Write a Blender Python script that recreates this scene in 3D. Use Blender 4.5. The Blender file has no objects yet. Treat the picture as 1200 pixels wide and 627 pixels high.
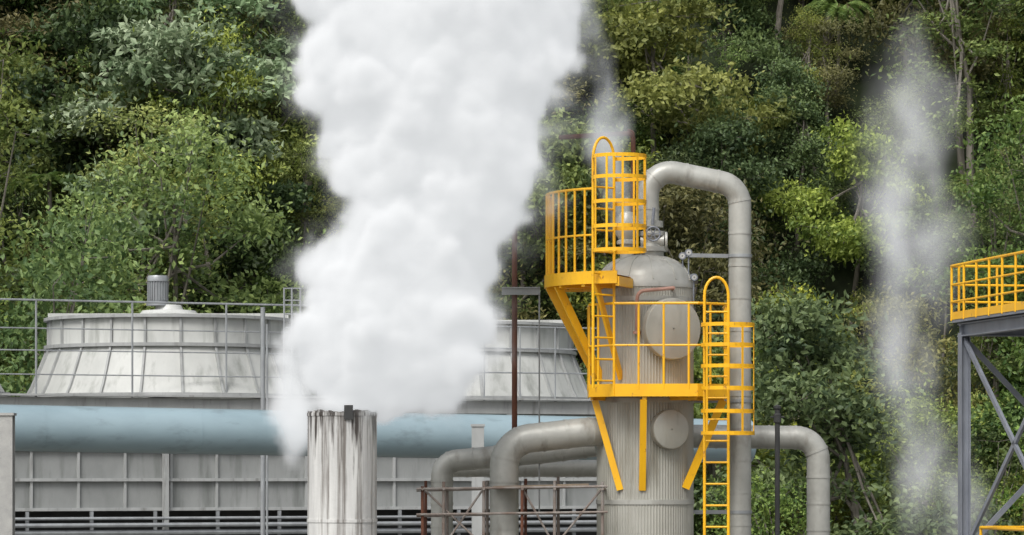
import bpy, math, random
import numpy as np
from mathutils import Vector, Matrix
random.seed(7); rng=np.random.default_rng(7)
scene=bpy.context.scene
F=4000.0; HZ=555.0; CZ=6.0
def at(px,py,Y): return Vector(((px-600)*Y/F, Y, CZ+(HZ-py)*Y/F))
# ------------------------------------------------------------ mesh builder
class M:
    def __init__(s): s.v=[]; s.f=[]
    def add(s,vs,fs):
        b=len(s.v); s.v+= [tuple(v) for v in vs]; s.f+=[tuple(i+b for i in f) for f in fs]
    def tube(s,pts,r,seg=12,closed=False,caps=True):
        pts=[Vector(p) for p in pts]; n=len(pts)
        rs=r if isinstance(r,(list,tuple)) else [r]*n
        T=[]
        for i in range(n):
            if closed: t=pts[(i+1)%n]-pts[i-1]
            elif i==0: t=pts[1]-pts[0]
            elif i==n-1: t=pts[-1]-pts[-2]
            else: t=(pts[i+1]-pts[i]).normalized()+(pts[i]-pts[i-1]).normalized()
            T.append(t.normalized())
        up=Vector((0,0,1)) if abs(T[0].z)<.9 else Vector((0,1,0))
        N=(up-T[0]*up.dot(T[0])).normalized()
        vs=[]
        for i in range(n):
            N=(N-T[i]*N.dot(T[i])).normalized(); B=T[i].cross(N)
            for k in range(seg):
                a=2*math.pi*k/seg
                vs.append(pts[i]+(N*math.cos(a)+B*math.sin(a))*rs[i])
        fs=[]
        m=n if closed else n-1
        for i in range(m):
            j=(i+1)%n
            for k in range(seg):
                l=(k+1)%seg
                fs.append((i*seg+k,i*seg+l,j*seg+l,j*seg+k))
        if caps and not closed:
            fs.append(tuple(range(seg-1,-1,-1))); fs.append(tuple((n-1)*seg+k for k in range(seg)))
        s.add(vs,fs)
    def beam(s,a,b,w,h,up=(0,0,1)):
        a=Vector(a);b=Vector(b);t=(b-a).normalized();up=Vector(up)
        if abs(t.dot(up))>.95: up=Vector((0,1,0))
        n=(up-t*up.dot(t)).normalized(); c=t.cross(n)
        vs=[p+c*(w/2*x)+n*(h/2*y) for p in(a,b) for x,y in((-1,-1),(1,-1),(1,1),(-1,1))]
        s.add(vs,[(3,2,1,0),(4,5,6,7),(0,1,5,4),(1,2,6,5),(2,3,7,6),(3,0,4,7)])
    def hbeam(s,a,b,w,h,t=.012,up=(0,0,1)):
        a=Vector(a);b=Vector(b);d=(b-a).normalized();up=Vector(up)
        if abs(d.dot(up))>.95: up=Vector((0,1,0))
        n=(up-d*up.dot(d)).normalized()
        s.beam(a+n*(h/2-t/2),b+n*(h/2-t/2),w,t,up); s.beam(a-n*(h/2-t/2),b-n*(h/2-t/2),w,t,up)
        s.beam(a,b,t,h-2*t,up)
    def lathe(s,c,prof,seg=64,rfun=None,axis=None):
        c=Vector(c); vs=[];n=len(prof)
        if axis is None: A=Vector((0,0,1));U=Vector((1,0,0));W=Vector((0,1,0))
        else:
            A=Vector(axis).normalized();U=A.cross(Vector((0,0,1))).normalized();W=A.cross(U)
        for r,z in prof:
            for k in range(seg):
                a=2*math.pi*k/seg; rr=r if rfun is None else r+rfun(a,z)
                vs.append(c+U*(rr*math.cos(a))+W*(rr*math.sin(a))+A*z)
        fs=[(i*seg+k,i*seg+(k+1)%seg,(i+1)*seg+(k+1)%seg,(i+1)*seg+k) for i in range(n-1) for k in range(seg)]
        s.add(vs,fs)
    def prism(s,poly,z0,z1):
        n=len(poly)
        vs=[(x,y,z0) for x,y in poly]+[(x,y,z1) for x,y in poly]
        s.add(vs,[tuple(range(n-1,-1,-1)),tuple(range(n,2*n))]+[(i,(i+1)%n,n+(i+1)%n,n+i) for i in range(n)])
    def obj(s,name,mat,parent=None,ang=35,bevel=0):
        me=bpy.data.meshes.new(name); me.from_pydata(s.v,[],s.f)
        import bmesh
        bm=bmesh.new(); bm.from_mesh(me); bmesh.ops.recalc_face_normals(bm,faces=bm.faces); bm.to_mesh(me); bm.free()
        for p in me.polygons: p.use_smooth=True
        me.set_sharp_from_angle(angle=math.radians(ang))
        o=bpy.data.objects.new(name,me); scene.collection.objects.link(o)
        me.materials.append(mat)
        if parent:
            o.parent=parent; o.matrix_parent_inverse=Matrix.Translation(-parent.location)
        return o
def grp(name,loc=(0,0,0)):
    e=bpy.data.objects.new(name,None); e.location=loc; e.empty_display_size=.3
    scene.collection.objects.link(e); return e
def fillet(pts,R,n=8):
    pts=[Vector(p) for p in pts]; out=[pts[0]]
    for i in range(1,len(pts)-1):
        a=(pts[i-1]-pts[i]);b=(pts[i+1]-pts[i])
        la,lb=a.length,b.length;a.normalize();b.normalize()
        th=a.angle(b)
        d=min(R/math.tan(th/2),la*.49 if i>1 else la*.95,lb*.49 if i<len(pts)-2 else lb*.95); r=d*math.tan(th/2)
        c=pts[i]+(a+b).normalized()*(r/math.sin(th/2))
        p0=pts[i]+a*d-c; p1=pts[i]+b*d-c; tot=p0.angle(p1); ax=p0.cross(p1).normalized()
        for k in range(n+1):
            out.append(c+Matrix.Rotation(tot*k/n,3,ax)@p0)
    out.append(pts[-1]); return out
def bands(m,path,r,sp,w=.03,t=.007,seg=24):
    acc=sp*.6
    for a,b in zip(path[:-1],path[1:]):
        L=(b-a).length
        if L<1e-6: continue
        d=(b-a)/L
        while acc<L:
            p=a+d*acc; m.tube([p-d*w/2,p+d*w/2],r+t,seg); acc+=sp
        acc-=L
# ------------------------------------------------------------ materials
def mat(name,c1,c2=None,rough=.5,metal=0,scale=3,stretch=(1,1,1),lo=.35,hi=.7,c3=None,s3=12,st3=(1,1,.15),lo3=.55,hi3=.75,bump=.0,bs=60,top=None):
    m=bpy.data.materials.new(name); m.use_nodes=True; nt=m.node_tree; N=nt.nodes; L=nt.links
    b=N['Principled BSDF']; b.inputs['Roughness'].default_value=rough; b.inputs['Metallic'].default_value=metal
    tc=N.new('ShaderNodeTexCoord')
    def layer(prev,col,scale,stretch,lo,hi,zr=None):
        mp=N.new('ShaderNodeMapping'); mp.inputs['Scale'].default_value=stretch; L.new(tc.outputs['Object'],mp.inputs[0])
        no=N.new('ShaderNodeTexNoise'); no.inputs['Scale'].default_value=scale; no.inputs['Detail'].default_value=7; no.inputs['Roughness'].default_value=.62
        L.new(mp.outputs[0],no.inputs[0]); src=no.outputs[0]
        if zr:
            sx=N.new('ShaderNodeSeparateXYZ'); L.new(tc.outputs['Object'],sx.inputs[0])
            zm=N.new('ShaderNodeMapRange'); zm.inputs[1].default_value=zr[0]; zm.inputs[2].default_value=zr[1]; zm.inputs[4].default_value=zr[2]; L.new(sx.outputs[2],zm.inputs[0])
            ad=N.new('ShaderNodeMath'); L.new(src,ad.inputs[0]); L.new(zm.outputs[0],ad.inputs[1]); src=ad.outputs[0]
        mr=N.new('ShaderNodeMapRange'); mr.inputs[1].default_value=lo; mr.inputs[2].default_value=hi; L.new(src,mr.inputs[0])
        mx=N.new('ShaderNodeMix'); mx.data_type='RGBA'; L.new(mr.outputs[0],mx.inputs[0])
        if isinstance(prev,tuple): mx.inputs[6].default_value=(*prev,1)
        else: L.new(prev,mx.inputs[6])
        mx.inputs[7].default_value=(*col,1); return mx.outputs[2]
    out=c1
    if c2: out=layer(out,c2,scale,stretch,lo,hi)
    if c3: out=layer(out,c3,s3,st3,lo3,hi3)
    if top: out=layer(out,top[0],top[1],top[2],top[3],top[4],top[5])
    if isinstance(out,tuple): b.inputs['Base Color'].default_value=(*out,1)
    else: L.new(out,b.inputs['Base Color'])
    if bump:
        no=N.new('ShaderNodeTexNoise'); no.inputs['Scale'].default_value=bs; no.inputs['Detail'].default_value=4
        L.new(tc.outputs['Object'],no.inputs[0])
        bp=N.new('ShaderNodeBump'); bp.inputs['Strength'].default_value=bump; bp.inputs['Distance'].default_value=.02
        L.new(no.outputs[0],bp.inputs['Height']); L.new(bp.outputs[0],b.inputs['Normal'])
    return m
SCz=CZ+(HZ-483)*42.5/F
CLAD=mat('aluminium_cladding',(.44,.435,.39),(.34,.335,.29),.4,.2,2.2,(1,1,.5),c3=(.22,.205,.16),s3=5,lo3=.53,hi3=.78,bump=.15,bs=9)
CLAD2=mat('pipe_cladding',(.45,.45,.415),(.34,.34,.31),.42,.2,3,(1,1,1),c3=(.22,.205,.175),s3=5,st3=(1,1,.4),lo3=.53,hi3=.78,bump=.15,bs=9)
YEL=mat('yellow_paint',(.88,.48,.008),(.77,.39,.010),.38,0,3,(1,1,.6),c3=(.36,.15,.03),s3=14,st3=(1,1,.5),lo3=.62,hi3=.70,bump=.05)
GREY=mat('galvanised_steel',(.36,.38,.39),(.24,.25,.26),.45,.3,5,(1,1,.4))
DKG=mat('bluegrey_steel',(.25,.27,.31),(.17,.185,.215),.5,.2,4,(1,1,.5))
RUST=mat('rusty_steel',(.17,.065,.035),(.075,.032,.022),.85,0,8,(1,1,.4),bump=.3)
SCAF=mat('scaffold_tube',(.27,.25,.23),(.15,.10,.075),.7,.1,6,(1,1,.5),bump=.2)
COP=mat('primer_pipe',(.42,.24,.19),(.3,.16,.12),.55,0,8)
BLUE=mat('blue_pipe_paint',(.27,.36,.40),(.21,.285,.32),.32,0,1.2,(.4,1,1),c3=(.14,.18,.195),s3=3,st3=(.5,1,1.5),lo3=.55,hi3=.8,bump=.05,bs=6)
COWL=mat('fibreglass_white',(.53,.54,.515),(.42,.43,.41),.5,0,1.5,(1,1,.4),c3=(.25,.26,.235),s3=3.5,st3=(1,1,.12),lo3=.52,hi3=.76)
WALL=mat('tower_cladding',(.29,.30,.295),(.21,.22,.215),.6,0,1.2,(1,1,.5),c3=(.11,.12,.11),s3=3,st3=(1,1,.15),lo3=.52,hi3=.78)
RIB=mat('tower_frame',(.38,.39,.385),(.29,.30,.295),.6,0,3,(1,1,.4),c3=(.16,.16,.15),s3=6,lo3=.55,hi3=.78)
DARK=mat('dark_interior',(.03,.032,.032),(.05,.05,.05),.9)
STACK=mat('stained_stack',(.66,.66,.64),(.47,.47,.46),.6,0,4,(1,1,.1),lo=.36,hi=.60,c3=(.17,.155,.14),s3=11,st3=(1,1,.035),lo3=.51,hi3=.66,bump=.2,bs=20,
  top=((.045,.036,.03),13,(1,1,.06),.74,.86,(SCz-1.2,SCz,.31)))
CONC=mat('concrete',(.4,.4,.38),(.3,.3,.29),.8,0,5,bump=.3)
WOOD=mat('weathered_plank',(.26,.2,.14),(.14,.11,.08),.85,0,6,(1,4,4))
SOIL=mat('hillside_soil',(.03,.045,.015),(.015,.02,.01),.95,0,1.5,bump=.6,bs=3)
GRAV=mat('gravel_ground',(.2,.19,.17),(.12,.12,.1),.95,0,2,bump=.5,bs=10)
GAUGE=mat('gauge_face',(.5,.5,.48),None,.3)
# ------------------------------------------------------------ ground + hillside
g=M(); g.add([(-1500,-600,0),(1500,-600,0),(1500,2500,0),(-1500,2500,0)],[(0,1,2,3)]); g.obj('ground',GRAV)
def hz(x,y):
    y0=81+2.5*math.sin(x*.07+1)+1.5*math.sin(x*.19)
    if y<y0: return -.5
    t=y-y0
    z=t*.80*min(1,.55+t/30)+ (2.2*math.sin(x*.11+y*.05)+1.5*math.sin(x*.23-y*.13+2)+.8*math.sin(x*.5+y*.4))*min(1,t/10)
    if z>95: z=95+(z-95)*.1
    return z
h=M(); xs=np.arange(-200,201,3.0); ys=np.arange(74,260,3.0)
h.add([(x,y,hz(x,y)) for y in ys for x in xs],[(j*len(xs)+i,j*len(xs)+i+1,(j+1)*len(xs)+i+1,(j+1)*len(xs)+i) for j in range(len(ys)-1) for i in range(len(xs)-1)])
h.obj('hillside',SOIL)
# ------------------------------------------------------------ foliage
def leafmat(name,dark,light,tr):
    m=bpy.data.materials.new(name); m.use_nodes=True; nt=m.node_tree; N=nt.nodes; L=nt.links
    N.remove(N['Principled BSDF']); out=N['Material Output']
    at_=N.new('ShaderNodeAttribute'); at_.attribute_name='tone'
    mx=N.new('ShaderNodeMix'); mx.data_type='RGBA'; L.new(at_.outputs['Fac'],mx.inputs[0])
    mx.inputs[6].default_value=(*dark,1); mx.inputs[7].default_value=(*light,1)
    oi=N.new('ShaderNodeObjectInfo')
    hs=N.new('ShaderNodeHueSaturation')
    def rng_(a,b,mul):
        mm=N.new('ShaderNodeMath'); mm.operation='MULTIPLY'; mm.inputs[1].default_value=mul; L.new(oi.outputs['Random'],mm.inputs[0])
        fr=N.new('ShaderNodeMath'); fr.operation='FRACT'; L.new(mm.outputs[0],fr.inputs[0])
        r=N.new('ShaderNodeMapRange'); r.inputs[3].default_value=a; r.inputs[4].default_value=b; L.new(fr.outputs[0],r.inputs[0]); return r.outputs[0]
    L.new(rng_(.476,.514,1),hs.inputs['Hue']); L.new(rng_(.78,1.0,7.3),hs.inputs['Saturation']); L.new(rng_(.65,1.75,13.7),hs.inputs['Value'])
    L.new(mx.outputs[2],hs.inputs['Color'])
    d=N.new('ShaderNodeBsdfPrincipled'); d.inputs['Roughness'].default_value=.5; d.inputs['Specular IOR Level'].default_value=.35
    L.new(hs.outputs[0],d.inputs['Base Color'])
    t=N.new('ShaderNodeBsdfTranslucent'); L.new(hs.outputs[0],t.inputs['Color'])
    ms=N.new('ShaderNodeMixShader'); ms.inputs[0].default_value=tr
    L.new(d.outputs[0],ms.inputs[1]); L.new(t.outputs[0],ms.inputs[2]); L.new(ms.outputs[0],out.inputs[0])
    return m
BARK=mat('bark',(.22,.20,.17),(.09,.08,.065),.9,0,8,(1,1,.3))
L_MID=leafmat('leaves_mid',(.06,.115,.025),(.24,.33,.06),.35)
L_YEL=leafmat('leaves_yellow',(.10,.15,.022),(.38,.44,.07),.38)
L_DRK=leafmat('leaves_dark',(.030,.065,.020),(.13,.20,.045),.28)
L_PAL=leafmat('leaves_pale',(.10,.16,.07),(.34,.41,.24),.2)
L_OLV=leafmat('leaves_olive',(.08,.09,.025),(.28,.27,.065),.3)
def leaves_to_mesh(name,m,P,T,nrm,u,s,lw,mat_):
    n=len(P); w=np.cross(nrm,u)
    v0=P; v1=P+u*s*.45+w*s*lw; v2=P+u*s+nrm*(-.15*s); v3=P+u*s*.45-w*s*lw
    V=np.stack([v0,v1,v2,v3],1).reshape(-1,3)
    nb=len(m.v); nf=len(m.f)
    verts=np.concatenate([np.array(m.v),V]); 
    me=bpy.data.meshes.new(name)
    faces=list(m.f)+[tuple(x) for x in (np.arange(n*4).reshape(-1,4)+nb).tolist()]
    me.from_pydata(verts.tolist(),[],faces)
    at_=me.attributes.new('tone','FLOAT','FACE'); at_.data.foreach_set('value',np.concatenate([np.zeros(nf),T]).astype(np.float32))
    me.materials.append(BARK); me.materials.append(mat_)
    me.polygons.foreach_set('material_index',np.concatenate([np.zeros(nf),np.ones(n)]).astype(np.int32))
    return me
def make_tree(name,seed,H,R,nl,nc,nlf,ls,lw,mat_,flat=.6,low=.4,spread=.26,lob=(.25,.5),upb=.7):
    r=np.random.default_rng(seed); rs=random.Random(seed)
    m=M(); lean=Vector((rs.uniform(-.8,.8),rs.uniform(-.8,.3),0)); top=Vector((0,0,H*.85))+lean
    trunk=[Vector((0,0,-1.0)),Vector((rs.uniform(-.15,.15),0,H*.25))+lean*.15,Vector((rs.uniform(-.3,.3),rs.uniform(-.3,.3),H*.5))+lean*.5,top]
    m.tube(trunk,[.11,.085,.055,.02],7)
    C=[];tone=[];SP=[]
    for i in range(nl):
        a=2*math.pi*rs.random()
        hf=low+(.99-low)*((i+rs.random())/nl); d=R*rs.uniform(.05,1.0)*(1.1-.65*max(0,(hf-.6)/.4)); z=H*hf-d*.15
        lr=R*rs.uniform(*lob); c=Vector((math.cos(a)*d,math.sin(a)*d,z))+lean*hf
        st=trunk[2].lerp(top,rs.random()*.8)
        mid=st.lerp(c,.5)+Vector((0,0,-.2)); m.tube([st,mid,c],[.035,.022,.01],5)
        nci=int(nc*rs.uniform(.5,1.4)*(lr/(R*sum(lob)/2)))
        lt=rs.uniform(-.15,.2)
        for k in range(nci):
            v=r.normal(size=3); v/=np.linalg.norm(v); v[2]=abs(v[2])*1.1-.3
            p=np.array(c)+v*lr*r.uniform(.5,1.25)*np.array([1,1,flat]); C.append(p); tone.append(lt+r.uniform(0,.5)+.42*max(0,v[2]))  # upper clumps toned lighter: shading hint plus new growth, put into leaf colour
            if k%4==0: m.tube([c,Vector(p)],[.01,.005],4,caps=False)
    C=np.array(C); tone=np.array(tone); n=len(C)*nlf
    P=np.repeat(C,nlf,0)+r.normal(size=(n,3))*np.array([spread,spread,spread*.5])*r.uniform(.45,1.5,(len(C),1)).repeat(nlf,0)
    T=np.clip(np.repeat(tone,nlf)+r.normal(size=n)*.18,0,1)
    nrm=r.normal(size=(n,3))*.8+np.array([0,-.1,upb]); nrm/=np.linalg.norm(nrm,axis=1)[:,None]
    u=r.normal(size=(n,3)); u-=nrm*(u*nrm).sum(1)[:,None]; u/=np.linalg.norm(u,axis=1)[:,None]
    s=ls*r.uniform(.6,1.35,(n,1))
    return leaves_to_mesh(name,m,P,T,nrm,u,s,lw,mat_)
def make_fern(name,seed,H,Lf,mat_,nfr=18):
    r=np.random.default_rng(seed); rs=random.Random(seed); m=M()
    m.tube([(0,0,-1),(0,0,H*.5),(.1,0,H)],[.08,.06,.07],8)
    P=[];N_=[];U_=[];S_=[];T=[]
    for k in range(nfr):
        a=2*math.pi*k/nfr+rs.uniform(-.15,.15); el_=rs.uniform(.1,1.0); d=np.array([math.cos(a),math.sin(a),0]); sd=np.array([-d[1],d[0],0])
        L_=Lf*rs.uniform(.8,1.15); prev=None
        for t in np.linspace(0,1,34):
            p=np.array([.1,0,H])+d*(L_*t*(.95-.15*t))+np.array([0,0,L_*(el_*t-(.55+el_*.75)*t*t)])
            w_=.34*math.sin(math.pi*min(1,t*.9+.12))+.03
            for s_ in(-1,1):
                P.append(p);U_.append(sd*s_+d*.35+np.array([0,0,-.25]));S_.append(w_);T.append(rs.uniform(.2,.8)); N_.append(np.array([0,0,1.])+r.normal(size=3)*.15)
    P=np.array(P);U_=np.array(U_);U_/=np.linalg.norm(U_,axis=1)[:,None];N_=np.array(N_);N_-=U_*(N_*U_).sum(1)[:,None];N_/=np.linalg.norm(N_,axis=1)[:,None]
    return leaves_to_mesh(name,m,P,np.array(T),N_,U_,np.array(S_)[:,None],.1,mat_)
trees=[ # mesh, weight
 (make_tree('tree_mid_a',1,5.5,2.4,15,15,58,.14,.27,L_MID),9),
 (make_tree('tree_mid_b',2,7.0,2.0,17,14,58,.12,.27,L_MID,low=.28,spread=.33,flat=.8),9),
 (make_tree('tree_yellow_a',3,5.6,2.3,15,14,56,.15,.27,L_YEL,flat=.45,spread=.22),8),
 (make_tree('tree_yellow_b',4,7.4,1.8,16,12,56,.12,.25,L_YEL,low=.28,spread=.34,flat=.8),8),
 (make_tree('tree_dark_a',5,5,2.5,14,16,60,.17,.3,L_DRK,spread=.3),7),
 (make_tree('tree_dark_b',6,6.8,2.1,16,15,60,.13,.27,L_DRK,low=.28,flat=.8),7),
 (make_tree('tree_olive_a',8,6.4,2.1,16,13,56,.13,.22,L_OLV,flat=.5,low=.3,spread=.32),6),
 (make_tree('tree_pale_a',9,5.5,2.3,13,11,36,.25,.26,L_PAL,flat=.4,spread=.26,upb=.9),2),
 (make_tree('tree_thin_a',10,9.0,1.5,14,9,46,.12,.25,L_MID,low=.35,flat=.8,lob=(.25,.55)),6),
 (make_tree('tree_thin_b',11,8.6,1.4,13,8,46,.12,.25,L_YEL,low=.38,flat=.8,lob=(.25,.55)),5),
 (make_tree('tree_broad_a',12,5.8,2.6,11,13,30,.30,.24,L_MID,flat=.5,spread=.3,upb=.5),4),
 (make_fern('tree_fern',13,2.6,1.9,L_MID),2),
]
pool=[t for t,w in trees for _ in range(w)]
forest=grp('hillside_forest',(0,100,0))
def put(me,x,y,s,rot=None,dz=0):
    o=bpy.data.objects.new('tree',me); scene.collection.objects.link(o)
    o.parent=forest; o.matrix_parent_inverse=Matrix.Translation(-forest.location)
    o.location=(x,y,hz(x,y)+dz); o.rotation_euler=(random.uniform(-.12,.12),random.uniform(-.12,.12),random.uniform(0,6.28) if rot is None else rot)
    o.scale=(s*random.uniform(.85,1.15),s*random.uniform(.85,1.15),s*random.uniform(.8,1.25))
def patch(x,y):
    return math.sin(x*.21+1.3)*math.cos(y*.17)+.6*math.sin(x*.47+y*.31)
bright=[t for t,w in trees if 'yellow' in t.name or 'mid' in t.name or 'thin' in t.name]; darks=[t for t,w in trees if 'dark' in t.name or 'olive' in t.name]
y=80.0
while y<172:
    hw=y*.15+14; x=-hw
    while x<hw:
        xx=x+random.uniform(-1.4,1.4); yy=y+random.uniform(-1.3,1.3)
        pv_=patch(xx,yy)
        me=random.choice(pool) if random.random()<.45 else random.choice(bright if pv_>-.3 else darks)
        put(me,xx,yy,.5+random.random()**1.7*.95)
        x+=2.4
    y+=2.2
for i in range(900):
    yy=79+random.random()**1.1*90; xx=random.uniform(-1,1)*(yy*.15+8)
    put(random.choice(pool),xx,yy,random.uniform(.32,.55))
pale=[t for t,w in trees if 'pale' in t.name][0]; fern=trees[-1][0]
for px,Y,dz_ in ((225,97,2.6),(190,94,2.2),(130,88,1.6),(268,101,2.6),(215,92,3.2)):
    x=(px-600)*Y/F; put(pale,x,Y,1.05,dz=dz_)
for px,Y,dz_ in ((1005,84,2.2),(1020,87,2.5),(930,90,3),(60,92,4.5)):
    x=(px-600)*Y/F; put(fern,x,Y,.8,dz=dz_)
# ------------------------------------------------------------ cooling tower
DZ=CZ+(HZ-465)*66/F
ct=grp('cooling_tower',at(200,700,72))
A=Vector(((-260-600)*65/F,64.6,0)); B=Vector(((770-600)*72/F,72,0))
U=(B-A); LT=U.length; U.normalize(); W=Vector((-U.y,U.x,0))
def tp(u,w,z): return A+U*u+W*w+Vector((0,0,z))
z_l=CZ-45*66/F   # bottom of cladding
m=M()
q=[tp(0,0,0),tp(LT,0,0),tp(LT,11,0),tp(0,11,0)]
m.prism([(p.x,p.y) for p in q],z_l,DZ); m.obj('clad_casing',WALL,ct)
m=M()
q=[tp(.3,.6,0),tp(LT-.3,.6,0),tp(LT-.3,10.4,0),tp(.3,10.4,0)]
m.prism([(p.x,p.y) for p in q],0,z_l-.01); m.obj('recess_shade_block',DARK,ct)  # block set back below cladding; shade of the open recess painted near-black
m=M()
u=0.25
while u<LT:
    m.beam(tp(u,-.03,z_l),tp(u,-.03,DZ-.28),.05,.055,up=W); u+=.95
m.beam(tp(0,-.09,DZ-.12),tp(LT,-.09,DZ-.12),.14,.26); 
m.beam(tp(0,-.16,DZ+.05),tp(LT,-.16,DZ+.05),.3,.04)
for zz in (z_l+.04,z_l+.62,z_l+1.22): m.beam(tp(0,-.045,zz),tp(LT,-.045,zz),.09,.06)
u=.3
while u<LT:
    m.beam(tp(u,-.15,0),tp(u,-.15,DZ-.26),.1,.12,up=W); u+=3.7
m.obj('wall_ribs',RIB,ct)
m=M()
for k,dz_ in enumerate((-.14,-.27,-.42,-.62,-.85,-1.1,-1.4)):
    m.tube([tp(0,-.2-.08*(k%2),z_l+dz_),tp(LT,-.2-.08*(k%2),z_l+dz_)],.03+.012*(k%3),8)
u=1
while u<LT:
    m.beam(tp(u,-.1,0),tp(u,-.1,z_l),.06,.06,up=W); u+=1.3
m.obj('spray_header_pipes',GREY,ct)
# tall handrail on the deck edge
m=M()
RH=DZ+1.9
for k,zz in enumerate((RH,RH-.55,RH-.98,RH-1.45)): m.tube([tp(0,-.1,zz),tp(LT-4.9,-.1,zz)],.02 if k==0 else .013,6)
u=1.18
while u<LT-4.9:
    m.tube([tp(u,-.1,DZ),tp(u,-.1,RH)],.022,6); u+=1.95
for zz in (DZ+1.55,DZ+1.1,DZ+.6): m.tube([tp(LT-4.8,-.1,zz),tp(LT,-.1,zz)],.016,6)
u=LT-4.8
while u<LT: m.tube([tp(u,-.1,DZ),tp(u,-.1,DZ+1.55)],.018,6); u+=.8
for px in (333,342,352):
    p=at(px,0,66.2); m.tube([Vector((p.x,66.2+.0,DZ)),Vector((p.x,66.2,CZ+(HZ-337)*66.2/F))],.02,6)
for py in (338,352,368,384,400,418,436):
    a=at(333,py,66.2);b=at(352,py,66.2); m.tube([a,b],.013,6)
p=at(308,360,64.9); m.tube([Vector((p.x,p.y,0)),p],.045,8); p=at(313,380,64.9); m.tube([Vector((p.x,p.y,0)),p],.022,8)
m.obj('deck_handrail',GREY,ct)
def cowl(cpx,cY,extra):
    c=at(cpx,0,cY); c.z=DZ
    top=CZ+(HZ-378)*72/F-DZ
    pr=[(3.02,0),(3.02,.05),(2.93,.07),(2.80,.30),(2.64,.68),(2.5,1.02),(2.46,1.12),(2.46,top),(2.4,top),(2.38,.2)]
    m=M(); m.lathe(c,pr,72); m.obj('fan_stack',COWL,ct,ang=30)
    m=M()
    for k in range(22):
        a=2*math.pi*k/22+.05; d=Vector((math.cos(a),math.sin(a),0))
        pts=[(c+d*(r+.02)+Vector((0,0,z))) for r,z in pr[1:8]]
        for p,q_ in zip(pts[:-1],pts[1:]): m.beam(p,q_,.045,.06,up=d)
    for r,z,t in ((2.52,top-.03,.06),(2.52,1.1,.07),(3.0,.09,.07)):
        m.lathe(c,[(r-.1,z-t/2),(r+.05,z-t/2),(r+.05,z+t/2),(r-.1,z+t/2)],72)
    m.obj('stack_flanges',RIB,ct,ang=30)
    m=M(); 
    for s_ in(-.35,.35): m.beam(c+Vector((-2.45,s_,top+.06)),c+Vector((2.45,s_,top+.06)),.1,.1)
    m.lathe(c+Vector((0,0,.0)),[(.01,top+.30),(.25,top+.30),(.3,top+.2),(.55,top+.18),(.6,top+.12),(.68,top+.10),(.68,top+.02)],40)
    for k in range(6):
        a=k*math.pi/3; d=Vector((math.cos(a),math.sin(a),0)); n=Vector((-d.y,d.x,.3)).normalized()
        p0=c+d*.3+Vector((0,0,top*.6));p1=c+d*2.3+Vector((0,0,top*.6))
        m.beam(p0,p1,.28,.03,up=(n.x*-.3,n.y*-.3,1))
    m.lathe(c,[(.01,top*.6+.15),(.35,top*.6+.12),(.4,top*.6-.1),(.2,top*.6-.15),(.12,0)],24)
    m.obj('gear_cap',COWL,ct)
    m=M(); mc=c+Vector((-.22,-.1,top+.28))
    m.lathe(mc,[(.01,.62),(.2,.62),(.22,.58),(.22,.5),(.19,.5),(.19,.08),(.24,.08),(.24,0),(.01,0)],40)
    for k in range(24):
        a=2*math.pi*k/24; d=Vector((math.cos(a),math.sin(a),0)); m.beam(mc+d*.2+Vector((0,0,.1)),mc+d*.2+Vector((0,0,.49)),.01,.04,up=d)
    m.obj('fan_motor',GREY,ct)
cowl(198,70.6,0); cowl(536,73.6,1)
cowl(-170,67.6,0)
# ------------------------------------------------------------ blue pipe
bp=grp('cooling_water_pipe',at(300,505,57))
m=M(); pa=[at(-120,499,56),at(12,501,57),at(690,514,59.5)]; 
a,b=pa[0],pa[2]; m.tube([a,b+(b-a)*.25],.385,40); m.obj('pipe_run',BLUE,bp)
m=M()
for t in (.2,.42,.66,.9):
    p=a.lerp(b,t);d=(b-a).normalized(); m.tube([p-d*.01,p+d*.01],.389,40)
m.obj('weld_seams',BLUE,bp)
def hcol(name,px,top,Y,w,matl):
    p=at(px,top,Y); e=grp(name,(p.x,Y,0)); m=M()
    m.hbeam(Vector((p.x,Y,0)),p,w,w,.03,up=(0,1,0)); m.beam(p-Vector((0,0,.0)),p+Vector((0,0,.04)),w*1.15,w*1.15)
    m.beam(Vector((p.x,Y,.0)),Vector((p.x,Y,.05)),w*1.8,w*1.8); m.obj('column',matl,e); return e
hcol('steel_column',5,487,54,.30,CONC)
hcol('steel_column',560,500,55.5,.2,RIB)
# ------------------------------------------------------------ vent stack
SC=at(401,483,42.5); ST=SC.z
vs=grp('steam_vent_stack',(SC.x,42.5,0))
m=M(); R0=.432
seg=96
outer=[];nz=14
for i in range(nz):
    for k in range(seg):
        a_=2*math.pi*k/seg; z=ST*i/(nz-1)
        if i==nz-1: z=ST+.012*math.sin(5*a_)+.02*random.random()
        outer.append((SC.x+R0*math.cos(a_),SC.y+R0*math.sin(a_),z))
for k in range(seg):
    a_=2*math.pi*k/seg; outer.append((SC.x+(R0-.03)*math.cos(a_),SC.y+(R0-.03)*math.sin(a_),ST))
for k in range(seg):
    a_=2*math.pi*k/seg; outer.append((SC.x+(R0-.03)*math.cos(a_),SC.y+(R0-.03)*math.sin(a_),ST-2.5))
fs=[(i*seg+k,i*seg+(k+1)%seg,(i+1)*seg+(k+1)%seg,(i+1)*seg+k) for i in range(nz+1) for k in range(seg)]
m.add(outer,fs); m.obj('shell',STACK,vs)
m=M()
for dz_ in (.03,1.35,2.7): m.lathe((SC.x,SC.y,ST-dz_),[(R0-.005,-.02),(R0+.008,-.02),(R0+.008,.02),(R0-.005,.02)],96)
m.obj('stiffener_rings',STACK,vs)
m=M(); m.beam((SC.x+.1,SC.y-.44,ST-.10),(SC.x+.1,SC.y-.44,ST+.08),.11,.02,up=(0,1,0)); m.obj('lifting_lug',DARK,vs)
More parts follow.
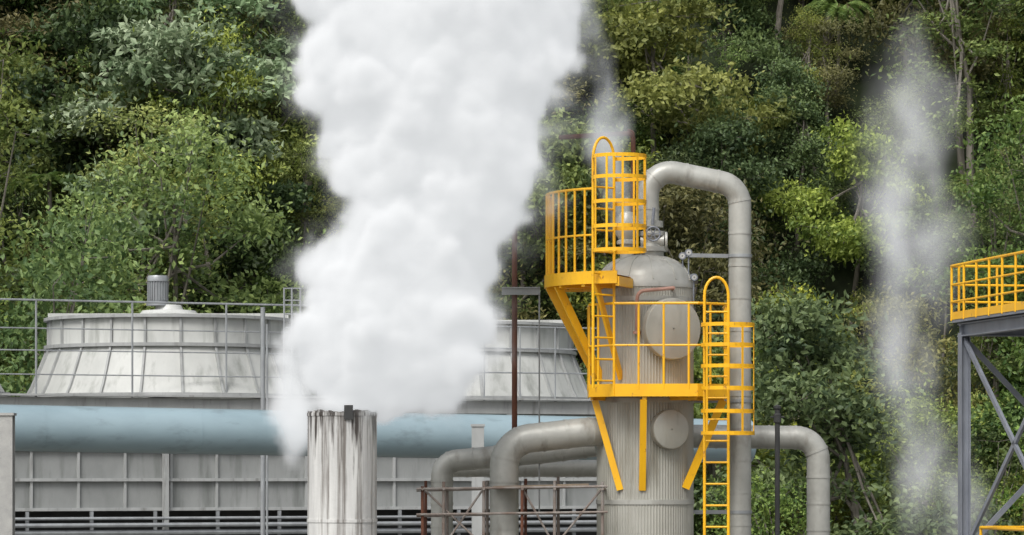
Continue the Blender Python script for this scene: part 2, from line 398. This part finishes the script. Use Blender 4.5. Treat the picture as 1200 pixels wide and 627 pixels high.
# ------------------------------------------------------------ separator vessel
VY=44.0; u_=VY/F; VX=(756-600)*u_
def z(py): return CZ+(HZ-py)*u_
def v3(dx,dy,py): return Vector((VX+dx,VY+dy,z(py)))
RV=.62
ve=grp('separator_vessel',(VX,VY,0))
rib=lambda a,z_: .0045*math.cos(a*100)
m=M(); pr=[(RV+.012,0)]
for py in range(640,335,-40): pr.append((RV,z(py)))
pr+=[(RV,z(336))]
m.lathe((VX,VY,0),pr,100*6,rib); m.obj('ribbed_shell',CLAD,ve,ang=80)
m=M(); zt=z(334); hh=.38
hp=[(RV+.012,zt-.05)]+[(RV*math.cos(t)**.8,zt+hh*math.sin(t)) for t in np.linspace(0,math.pi/2*.97,14)]+[(.01,zt+hh)]
hp[1]=(RV+.012,zt); m.lathe((VX,VY,0),hp,64)
for k in range(12):
    a_=2*math.pi*k/12+.13; d=Vector((math.cos(a_),math.sin(a_),0))
    pts=[Vector((VX,VY,0))+d*(r+.003)+Vector((0,0,zz+.003)) for r,zz in hp[2:-1]]
    for p,q_ in zip(pts[:-1],pts[1:]): m.beam(p,q_,.02,.01,up=d+Vector((0,0,.5)))
m.obj('top_head',CLAD2,ve,ang=50)
m=M()
for py in (352,470,588):
    m.lathe((VX,VY,z(py)),[(RV+.0,-.03),(RV+.014,-.03),(RV+.014,.03),(RV+.0,.03)],96)
m.obj('cladding_bands',CLAD2,ve)
def nozzle(name,px,py,r,stand,th):
    d=Vector((math.sin(th),-math.cos(th),0)); c=Vector((VX,VY,z(py)))
    m=M(); m.lathe(c,[(r*.8,.4),(r*.8,stand-.12),(r,stand-.12),(r+.006,stand-.1),(r+.006,stand-.01),(r,stand),(r*.97,stand+.004),(.01,stand+.01)],48,axis=d)
    m.obj(name,CLAD,ve,ang=30)
nozzle('manway_cover',787,388,.385,.80,math.radians(24.5))
nozzle('inspection_cover',785,504,.245,.76,math.radians(24))
m=M(); tx=VX+.09
m.lathe((tx,VY,z(304)),[(.15,0),(.15,.1),(.2,.1),(.2,.16),(.15,.16),(.12,.2),(.12,.3),(.17,.3),(.17,.36),(.01,.36)],32)
m.tube([Vector((tx-.14,VY,z(283))),Vector((tx+.16,VY-.05,z(283)))],.085,20)
m.tube([Vector((tx+.16,VY-.05,z(283))),Vector((tx+.19,VY-.05,z(283)))],.12,20)
m.tube([Vector((tx,VY-.1,z(276))),Vector((tx,VY-.3,z(276)))],.02,10)
lx=VX-.24
m.lathe((lx,VY-.1,z(305)),[(.09,0),(.09,.2),(.13,.2),(.13,.24),(.1,.26),(.15,.34),(.15,.5),(.1,.6),(.05,.62),(.05,.78),(.01,.8)],28)
m.obj('top_valve_body',CLAD2,ve,ang=35)
m=M(); wc=Vector((tx,VY-.3,z(276)))
m.tube([wc+Vector((.09*math.cos(t),0,.09*math.sin(t))) for t in np.linspace(0,2*math.pi,20)[:-1]],.012,8,closed=True)
for k in range(3):
    t=k*math.pi/3; dd=Vector((.09*math.cos(t),0,.09*math.sin(t))); m.tube([wc-dd,wc+dd],.007,6)
m.tube([Vector((tx-.1,VY-.1,z(264))),Vector((tx-.1,VY-.1,z(240)))],.012,8)
m.tube([Vector((tx+.0,VY-.1,z(264))),Vector((tx+.02,VY-.1,z(244)))],.02,8)
m.obj('valve_handwheel',DKG,ve)
for i,(px,py) in enumerate(((800,300),(807,296),(813,325))):
    p=at(px,py,VY-.25); m=M(); m.lathe(p,[(.01,.024),(.032,.022),(.032,.018),(.042,.018),(.045,.014),(.045,-.02),(.01,-.02)],24,axis=(0.25*(i-1),-1,0)); m.obj('pressure_gauge_%d'%i,GAUGE,ve,ang=20)
    m=M(); m.lathe(p,[(.033,.026),(.046,.026),(.048,.0),(.048,-.025),(.033,-.025)],24,axis=(0.25*(i-1),-1,0))
    m.tube([p+Vector((0,.02,0)),p+Vector((0,.02,-.3)),p+Vector((-.1,.2,-.33))],.01,8); m.obj('gauge_stem_%d'%i,DKG,ve)
m=M(); pts=fillet([v3(-.13,-.68,392),v3(-.13,-.78,345),v3(.33,-.72,341)],.1); m.tube(pts,.024,10); m.tube([pts[-1],pts[-1]+Vector((.0,.3,0))],.024,10)
m.lathe(pts[0],[(.05,-.02),(.05,.02)],16); m.obj('drain_line',COP,ve)
# ------------------------------------------------------------ inverted U steam pipe
up=grp('steam_pipe',at(866,400,44.2)); m=M(); UY=44.15
path=fillet([at(759,268,UY),at(759,196,UY),at(867,218,UY+.1),at(867,1100,UY+.1)],.30,10); path[-1].z=0
m.tube(path,.147,32); bands(m,path,.147,.42,seg=32)
p=at(759,262,UY); m.lathe(p,[(.1,-.05),(.2,-.05),(.2,.0),(.2,.03),(.15,.03)],32)
m.obj('insulated_run',CLAD2,up,ang=40)
m=M()
for py in (300,470,600):
    p=at(867,py,UY+.1); m.tube([p-Vector((0,0,.02)),p+Vector((0,0,.02))],.16,32); m.beam(p+Vector((-.15,.0,0)),Vector((VX+.5,VY+.1,p.z)),.05,.05)
m.obj('pipe_brackets',GREY,up)
rp=grp('steam_pipe',at(958,560,45.5)); m=M(); 
path=fillet([at(790,511,45.3),at(959,513,45.3),at(959,1100,45.3)],.3,10); path[-1].z=0
m.tube(path,.155,32); bands(m,path,.155,.35,seg=32); m.obj('insulated_run',CLAD2,rp,ang=40)
def pipe(pts,r,R,sp=.3,nm='steam_pipe'):
    path=fillet(pts,R,10); e=grp(nm,tuple(path[0])); m=M(); m.tube(path,r,32); bands(m,path,r,sp,seg=32); m.obj('insulated_run',CLAD2,e,ang=40)
p0=at(590,1200,43.6); p0.z=0
pipe([at(745,506,44.2),at(690,506,43.7),at(591,517,43.6),p0],.185,.36)
p0=at(517,1200,45.2); p0.z=0
pipe([at(700,522,44.8),at(640,530,45),at(518,541,45.2),p0+Vector((0,0,0))],.145,.22)
pipe([at(745,549,46),at(520,549,46),at(520,549,50)],.115,.2)
# ------------------------------------------------------------ platforms
def pol(a,r,zz): a=math.radians(a); return Vector((VX+r*math.cos(a),VY+r*math.sin(a),zz))
pf=grp('access_platform',tuple(pol(205,1,z(330))))
zf=z(328); a0,a1=162,252; RO=1.29
arc=np.linspace(a0,a1,22)
m=M(); n=len(arc)
for k in range(n-1):
    qd=[pol(arc[k],RO,0),pol(arc[k+1],RO,0),pol(arc[k+1],RV+.05,0),pol(arc[k],RV+.05,0)]
    m.add([(p.x,p.y,zz) for zz in(zf-.02,zf) for p in qd],[(3,2,1,0),(4,5,6,7),(0,1,5,4),(2,3,7,6)])
    m.beam(pol(arc[k],RO,zf-.03),pol(arc[k+1],RO,zf-.03),.02,.16)
for a in (a0,185,210,230,a1): m.beam(pol(a,RV+.03,zf-.08),pol(a,RO-.012,zf-.08),.05,.12)
m.obj('deck_and_toe_board',YEL,pf,ang=30)
def railing(m,path,zb,zt,mids,step,r=.017,closed=False):
    path=[Vector((p[0],p[1],0)) for p in path]
    for zz in [zt]+mids: m.tube([p+Vector((0,0,zz)) for p in path],r if zz==zt else r*.8,8)
    acc=0.0
    for a,b in zip(path[:-1],path[1:]):
        L=(b-a).length; d=(b-a)/L
        while acc<=L+1e-4:
            p=a+d*acc; m.tube([p+Vector((0,0,zb)),p+Vector((0,0,zt))],r*.9,8); acc+=step
        acc-=L
m=M(); railing(m,[pol(a,RO-.02,0) for a in np.linspace(a0,238,20)],zf,z(229),[z(282)],.17); m.obj('guard_rail',YEL,pf)
m=M()
for a,w in ((183,.1),(204,.1),(238,.09)):
    m.beam(pol(a,RO-.05,zf-.1),pol(a,RV,z(445)),.035,w)
m.obj('support_brackets',YEL,pf)
pl=grp('access_platform',tuple(v3(.15,-.8,462)))
zf2=z(458)
poly=[(-.73,.15),(-.73,-.62),(-.42,-1.02),(.62,-1.08),(1.02,-.8),(1.02,.15)]
Pw=[(VX+x,VY+y) for x,y in poly]
inn=[pol(a,RV+.04,0) for a in np.linspace(173,367,24)]
def outer_pt(t):
    segs=[(Vector(Pw[i]),Vector(Pw[i+1])) for i in range(5)]; Ls=[(b-a).length for a,b in segs]; d=t*sum(Ls)
    for (a,b),l in zip(segs,Ls):
        if d<=l+1e-6: return a+(b-a)*(d/l)
        d-=l
    return segs[-1][1]
m=M()
for k in range(23):
    o0=outer_pt(k/23);o1=outer_pt((k+1)/23); i0,i1=inn[k],inn[k+1]
    qd=[(o0.x,o0.y),(o1.x,o1.y),(i1.x,i1.y),(i0.x,i0.y)]
    m.add([(x,y_,zz) for zz in (zf2-.02,zf2) for x,y_ in qd],[(3,2,1,0),(4,5,6,7),(0,1,5,4),(2,3,7,6)])
for (x0,y0),(x1,y1) in zip(Pw[:-1],Pw[1:]): m.beam((x0,y0,zf2-.015),(x1,y1,zf2-.015),.02,.16)
for x,y_,a in ((-.7,-.5,212),(-.05,-1.02,268),(.6,-1.0,300),(.98,-.55,330)):
    m.beam((VX+x,VY+y_,zf2-.08),pol(a,RV,zf2-.08),.05,.11)
m.obj('deck_and_toe_board',YEL,pl,ang=30)
m=M(); railing(m,Pw,zf2,z(360),[z(408)],.315,.017); m.obj('guard_rail',YEL,pl)
m=M()
m.beam(v3(-.66,-.5,470),v3(-.34,-.54,574),.04,.085,up=(1,0,0))
m.beam(v3(-.06,-1.0,470),v3(-.06,-.62,574),.085,.05,up=(0,1,0)); 
m.beam(v3(.97,-.55,470),v3(.5,-.4,572),.04,.1,up=(1,0,0))
m.obj('support_brackets',YEL,pl)
def ladder(name,A,B,zb,zt,ztop,hc,hr,hoops,straps,zs,a0,a1):
    e=grp(name,(A.x,A.y,zb)); m=M()
    mid=(A+B)/2; hv=(B-A)/2
    pts=[Vector((A.x,A.y,zb)),Vector((A.x,A.y,zt))]
    for t in np.linspace(0,math.pi,13)[1:-1]:
        pts.append(Vector((mid.x,mid.y,zt))-hv*math.cos(t)+Vector((0,0,(ztop-zt)*math.sin(t))))
    pts+=[Vector((B.x,B.y,zt)),Vector((B.x,B.y,zb))]
    m.tube(pts,.019,8)
    zz=zb+.1
    while zz<zt-.2:
        m.tube([Vector((A.x,A.y,zz)),Vector((B.x,B.y,zz))],.013,8); zz+=.27
    m.obj('stringers_and_rungs',YEL,e)
    m=M()
    P=lambda t,zz:Vector((hc.x+hr*math.cos(math.radians(t)),hc.y+hr*math.sin(math.radians(t)),zz))
    for hz_ in hoops:
        ps=[Vector((A.x,A.y,hz_))]+[P(t,hz_) for t in np.linspace(a0,a1,22)]+[Vector((B.x,B.y,hz_))]
        for p,q_ in zip(ps[:-1],ps[1:]): m.beam(p,q_,.012,.045)
    for t in straps:
        p=P(t,0)*1.0
        m.beam(Vector((p.x,p.y,zs[0])),Vector((p.x,p.y,zs[1])),.028,.01,up=(math.cos(math.radians(t)),math.sin(math.radians(t)),0))
    m.obj('cage_hoops',YEL,e,ang=50)
A1=v3(-.70,-1.22,0);B1=v3(-.43,-.98,0)
ladder('caged_ladder',A1,B1,zf2,z(196),z(171),v3(-.37,-1.25,0),.335,[z(p+4) for p in (190,214,242,270,297)],(205,240,275,310,345,20,55),(z(300),z(192)),185,455)
A2=v3(.70,-1.16,0);B2=v3(1.0,-1.16,0)
ladder('caged_ladder',A2,B2,.1,z(352),z(331),v3(.98,-1.36,0),.33,[z(p) for p in (386,409,433,458,484,509)],(215,300,345),(z(511),z(384)),150,400)
# ------------------------------------------------------------ rusty pipework and poles
e=grp('rusty_vent_pipe',tuple(at(742,157,45.5))); m=M(); m.tube(fillet([at(655,161,45.5),at(742,156,45.5),at(742,300,45.5)],.08,6),.032,10); m.tube(fillet([at(735,153,45.7),at(742,153,45.7),at(742,300,45.7)],.05,6),.02,10); m.obj('pipe',RUST,e)
e=grp('rusty_pole',(at(603,0,45).x,45,0)); m=M(); p=at(603,262,45); m.tube([Vector((p.x,45,0)),p],.036,12)
m.obj('mast',RUST,e); m=M(); m.hbeam(at(588,341,44.95),at(633,341,44.95),.09,.1,.012); 
m.tube([at(632,341,45),at(632,600,45)],.012,6); m.obj('cross_arm',RIB,e)
e=grp('valve_post',(at(911,0,44.4).x,44.4,0)); m=M(); p=at(911,486,44.4); m.tube([Vector((p.x,p.y,0)),p],.033,12); 
m.lathe(p,[(.05,-.1),(.05,0),(.035,.02),(.035,.07),(.05,.08),(.05,.11),(.01,.13)],16); m.tube([p+Vector((-.09,0,-.03)),p+Vector((.09,0,-.03))],.012,8); m.obj('post',DARK,e)
# ------------------------------------------------------------ scaffolding
sc=grp('scaffolding',(at(600,0,47).x,47,0)); m=M(); m2=M()
xsn=[495,520,567,612,650,706]
for j,Y in enumerate((43.0,44.1)):
    for i,px in enumerate(xsn):
        p=at(px+4*j,563+random.uniform(-6,8),Y); (m if i%3 else m2).tube([Vector((p.x+random.uniform(-.03,.03),Y,0)),p],.02,8)
    for py in (573,603,650): m.tube([at(488,py+j*2,Y-.04),at(712,py-3,Y-.04)],.015,8)
    for a_,b_ in ((495,567),(567,520),(612,650),(706,650)): m.tube([at(a_,572,Y+.04),at(b_,640,Y+.04)],.014,8)
for px in xsn: m.tube([at(px,573,42.9),at(px+4,573,44.3)],.018,8)
m.obj('galvanised_tubes',SCAF,sc); m2.obj('rusty_tubes',RUST,sc)
m=M()
for k in range(4): m.beam(at(578,571,43.1+k*.24),at(690,568,43.1+k*.24),.2,.03)
m.obj('planks',WOOD,sc)
# ------------------------------------------------------------ right steel tower
TC=at(1130,380,36); d1=Vector((.45,-2.5,0)).normalized(); d2=Vector((-d1.y,d1.x,0))
st=grp('steel_access_tower',(TC.x,TC.y,0)); TL=3.3; TW=2.2
def S(a,b,zz): p=TC+d1*a+d2*b; return Vector((p.x,p.y,zz))
zt_=TC.z
m=M()
cs=[(0,0),(TL,0),(0,TW),(TL,TW)]
for a_,b_ in cs: m.hbeam(S(a_,b_,0),S(a_,b_,zt_-.09),.1,.11,.014,up=d2)
for b_ in (0,TW):
    m.hbeam(S(-.1,b_,zt_-.06),S(TL+.1,b_,zt_-.06),.09,.14,.014)
    for zl,zh in ((zt_-2.4,zt_-.15),(zt_-4.6,zt_-2.4)):
        m.beam(S(0,b_,zh),S(TL,b_,zl),.03,.055); m.beam(S(TL,b_,zh),S(0,b_,zl),.03,.055)
        m.hbeam(S(0,b_,zl),S(TL,b_,zl),.08,.1,.012)
for a_ in (0,TL):
    m.hbeam(S(a_,-.05,zt_-.065),S(a_,TW+.05,zt_-.065),.08,.12,.012)
    for zl,zh in ((zt_-2.4,zt_-.15),(zt_-4.6,zt_-2.4)):
        m.beam(S(a_,0,zh),S(a_,TW,zl),.03,.055); m.beam(S(a_,TW,zh),S(a_,0,zl),.03,.055); m.hbeam(S(a_,0,zl),S(a_,TW,zl),.07,.09,.012)
m.obj('steel_frame',DKG,st)
m=M(); q=[S(-.12,-.1,0),S(TL+.1,-.1,0),S(TL+.1,TW+.1,0),S(-.12,TW+.1,0)]; zd=zt_+.04
m.prism([(p.x,p.y) for p in q],zd-.02,zd+.01); m.obj('deck_grating',DKG,st)
m=M(); loop=q+[q[0]]
railing(m,[(p.x,p.y) for p in loop],zd,zd+.58,[zd+.2,zd+.38],.42,.015)
for a_,b_ in zip(loop[:-1],loop[1:]): m.beam(Vector((a_.x,a_.y,zd+.05)),Vector((b_.x,b_.y,zd+.05)),.012,.08)
zr=CZ+(HZ-619)*35.5/F
m.tube([S(.1,.15,zr),S(TL,.15,zr)],.018,8); m.tube([S(.1,.15,zr),S(.1,TW,zr)],.018,8)
for b_ in (.15,1.1,TW): m.tube([S(.1,b_,zr),S(.1,b_,zr-.9)],.016,8)
m.obj('guard_rail',YEL,st)
# ------------------------------------------------------------ steam
def steam_mat(name,em,col=(.97,.975,.98)):
    m=bpy.data.materials.new(name); m.use_nodes=True; nt=m.node_tree; nt.nodes.remove(nt.nodes['Principled BSDF'])
    pv=nt.nodes.new('ShaderNodeVolumePrincipled'); pv.inputs['Color'].default_value=(*col,1); pv.inputs['Density'].default_value=1.0
    pv.inputs['Anisotropy'].default_value=0.0
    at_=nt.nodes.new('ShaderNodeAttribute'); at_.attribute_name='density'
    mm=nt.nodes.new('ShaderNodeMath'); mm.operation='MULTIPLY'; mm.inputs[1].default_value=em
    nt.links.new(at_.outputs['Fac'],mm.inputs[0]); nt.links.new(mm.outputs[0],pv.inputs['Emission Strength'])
    pv.inputs['Emission Color'].default_value=(.96,.985,1,1)  # glow added through the steam, standing in for multiple scattering
    nt.links.new(pv.outputs[0],nt.nodes['Material Output'].inputs['Volume']); return m
def plume(name,axis,vox,dens,soft,warp,wscale,bill,material,seed=0,thresh=None,stretch=1.0,halo=None):
    ax=np.array(axis); t=np.linspace(0,len(ax)-1,len(ax)*14); 
    P=np.stack([np.interp(t,range(len(ax)),ax[:,k]) for k in range(4)],1)
    me=bpy.data.meshes.new(name); me.from_pydata(P[:,:3].tolist(),[],[])
    a=me.attributes.new('rad','FLOAT','POINT'); a.data.foreach_set('value',P[:,3].astype(np.float32))
    o=bpy.data.objects.new(name,me); scene.collection.objects.link(o)
    hx=halo[0]*.7 if halo else 0
    mn=(P[:,:3]-P[:,3:4]).min(0)-warp*.4-.1-hx; mx=(P[:,:3]+P[:,3:4]).max(0)+warp*.4+.1+hx
    ng=bpy.data.node_groups.new(name,'GeometryNodeTree')
    ng.interface.new_socket('Geometry',in_out='INPUT',socket_type='NodeSocketGeometry'); ng.interface.new_socket('Geometry',in_out='OUTPUT',socket_type='NodeSocketGeometry')
    N=ng.nodes;L=ng.links; gi=N.new('NodeGroupInput');go=N.new('NodeGroupOutput')
    pos=N.new('GeometryNodeInputPosition')
    def math_(op,a,b=None,c=None):
        n=N.new('ShaderNodeMath'); n.operation=op
        for i,v in enumerate((a,b,c)):
            if v is None: continue
            if isinstance(v,(int,float)): n.inputs[i].default_value=v
            else: L.new(v,n.inputs[i])
        return n.outputs[0]
    def vm(op,a,b=None):
        n=N.new('ShaderNodeVectorMath'); n.operation=op
        for i,v in enumerate((a,b)):
            if v is None: continue
            if isinstance(v,tuple): n.inputs[i].default_value=v
            else: L.new(v,n.inputs[i])
        return n.outputs['Value'] if op=='DISTANCE' or op=='LENGTH' else n.outputs[0]
    def smooth(v,a,b,c,d):
        mr_=N.new('ShaderNodeMapRange'); mr_.interpolation_type='SMOOTHSTEP'
        for i,k in enumerate((a,b,c,d)): mr_.inputs[i+1].default_value=k
        L.new(v,mr_.inputs[0]); return mr_.outputs[0]
    sp=vm('MULTIPLY',pos.outputs[0],(1,1,stretch)); sp=vm('ADD',sp,(seed*7.1,seed*3.3,seed*1.7))
    no=N.new('ShaderNodeTexNoise'); no.inputs['Scale'].default_value=wscale; no.inputs['Detail'].default_value=4; no.inputs['Roughness'].default_value=.55
    L.new(sp,no.inputs['Vector'])
    w=vm('SUBTRACT',no.outputs['Color'],(.5,.5,.5)); w=vm('MULTIPLY',w,(warp*2,)*3)
    p2=vm('ADD',pos.outputs[0],w)
    sn=N.new('GeometryNodeSampleNearest'); L.new(gi.outputs[0],sn.inputs['Geometry']); L.new(p2,sn.inputs['Sample Position'])
    s1=N.new('GeometryNodeSampleIndex'); s1.data_type='FLOAT'; L.new(gi.outputs[0],s1.inputs['Geometry']); L.new(sn.outputs[0],s1.inputs['Index'])
    na=N.new('GeometryNodeInputNamedAttribute'); na.data_type='FLOAT'; na.inputs['Name'].default_value='rad'; L.new(na.outputs['Attribute'],s1.inputs['Value'])
    s2=N.new('GeometryNodeSampleIndex'); s2.data_type='FLOAT_VECTOR'; L.new(gi.outputs[0],s2.inputs['Geometry']); L.new(sn.outputs[0],s2.inputs['Index'])
    pos2=N.new('GeometryNodeInputPosition'); L.new(pos2.outputs[0],s2.inputs['Value'])
    d=vm('DISTANCE',p2,s2.outputs[0])
    f=math_('SUBTRACT',s1.outputs[0],d)
    wp=vm('ADD',sp,vm('MULTIPLY',w,(.6,.6,.6)))
    for sc_,amp in bill:
        v=N.new('ShaderNodeTexVoronoi'); v.inputs['Scale'].default_value=sc_; v.feature='SMOOTH_F1'; v.inputs['Smoothness'].default_value=.35; L.new(wp,v.inputs['Vector'])
        f=math_('ADD',f,math_('MULTIPLY',math_('SUBTRACT',.45,v.outputs['Distance']),amp))
    den=smooth(f,0,soft,0,1)
    def noise(sc,a,b):
        n2=N.new('ShaderNodeTexNoise'); n2.inputs['Scale'].default_value=sc; n2.inputs['Detail'].default_value=5; n2.inputs['Roughness'].default_value=.6; L.new(wp,n2.inputs['Vector'])
        return smooth(n2.outputs[0],a,b,0,1)
    if thresh: den=math_('MULTIPLY',den,noise(*thresh))
    if halo:
        hl=math_('MULTIPLY',smooth(f,-halo[0],.15,0,halo[1]),noise(2.2,.36,.68))
        den=math_('ADD',den,hl)
    den=math_('MULTIPLY',den,dens)
    vc=N.new('GeometryNodeVolumeCube'); L.new(den,vc.inputs['Density']); vc.inputs['Min'].default_value=mn.tolist(); vc.inputs['Max'].default_value=mx.tolist()
    for k,nm in enumerate(('Resolution X','Resolution Y','Resolution Z')): vc.inputs[nm].default_value=int((mx[k]-mn[k])/vox)
    smn=N.new('GeometryNodeSetMaterial'); smn.inputs['Material'].default_value=material
    L.new(vc.outputs[0],smn.inputs[0]); L.new(smn.outputs[0],go.inputs[0])
    md=o.modifiers.new('steam','NODES'); md.node_group=ng; me.materials.append(material)
    return o
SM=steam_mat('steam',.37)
cont=[(492,374,424),(480,354,448),(458,336,488),(430,326,534),(395,334,584),(350,346,594),(300,362,592),(250,380,620),(200,388,652),(150,368,668),(100,344,682),(50,334,688),(0,334,688),(-60,330,685),(-130,335,690)]
axis=[]
for i,(py,l,r) in enumerate(cont):
    Y=42.5+ max(0,(480-py))*.0015; p=at((l+r)/2,py,Y); axis.append((p.x,p.y,p.z,(r-l)/2*Y/F*(.96)))
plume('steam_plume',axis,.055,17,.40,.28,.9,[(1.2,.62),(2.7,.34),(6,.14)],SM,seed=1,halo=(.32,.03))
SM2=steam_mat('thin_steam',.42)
def axp(lst,Y): return [(*at(px,py,Y),r*Y/F) for px,py,r in lst]
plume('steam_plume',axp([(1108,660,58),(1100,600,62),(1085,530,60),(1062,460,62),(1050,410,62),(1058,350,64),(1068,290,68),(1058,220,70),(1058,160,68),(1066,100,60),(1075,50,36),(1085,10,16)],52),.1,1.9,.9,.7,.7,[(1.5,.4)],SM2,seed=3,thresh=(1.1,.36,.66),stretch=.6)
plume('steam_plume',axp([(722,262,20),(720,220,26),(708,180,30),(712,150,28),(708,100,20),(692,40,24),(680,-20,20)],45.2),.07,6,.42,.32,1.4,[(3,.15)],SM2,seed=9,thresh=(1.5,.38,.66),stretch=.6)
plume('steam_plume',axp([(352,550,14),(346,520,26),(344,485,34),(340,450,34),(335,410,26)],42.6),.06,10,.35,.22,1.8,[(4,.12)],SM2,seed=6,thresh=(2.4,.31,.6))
# ------------------------------------------------------------ light, world, camera
w=bpy.data.worlds.new('World'); scene.world=w; w.use_nodes=True; N=w.node_tree.nodes; L=w.node_tree.links
sk=N.new('ShaderNodeTexSky'); sk.sky_type='NISHITA'; sk.sun_disc=False; el=math.radians(50); az=math.radians(205)
sk.sun_elevation=el; sk.sun_rotation=az; sk.dust_density=4; sk.air_density=1.0
hs=N.new('ShaderNodeHueSaturation'); hs.inputs['Saturation'].default_value=.3; L.new(sk.outputs[0],hs.inputs['Color'])
L.new(hs.outputs[0],N['Background'].inputs[0]); N['Background'].inputs[1].default_value=.15
sd=bpy.data.lights.new('sun','SUN'); sd.energy=2.4; sd.angle=math.radians(28); sd.color=(1,.975,.94)
so=bpy.data.objects.new('sun',sd); scene.collection.objects.link(so)
dirv=Vector((math.sin(az)*math.cos(el),math.cos(az)*math.cos(el),math.sin(el)))
so.rotation_euler=dirv.to_track_quat('Z','Y').to_euler(); so.location=(0,0,60)
cam=bpy.data.cameras.new('camera'); co=bpy.data.objects.new('camera',cam); scene.collection.objects.link(co)
co.location=(0,0,CZ); co.rotation_euler=(math.pi/2,0,0); cam.sensor_width=36; cam.lens=F/1200*36; cam.shift_y=(HZ-313.5)/1200
cam.clip_end=4000; cam.clip_start=.5; scene.camera=co
scene.view_settings.view_transform='Standard'; scene.view_settings.look='None'; scene.view_settings.exposure=0
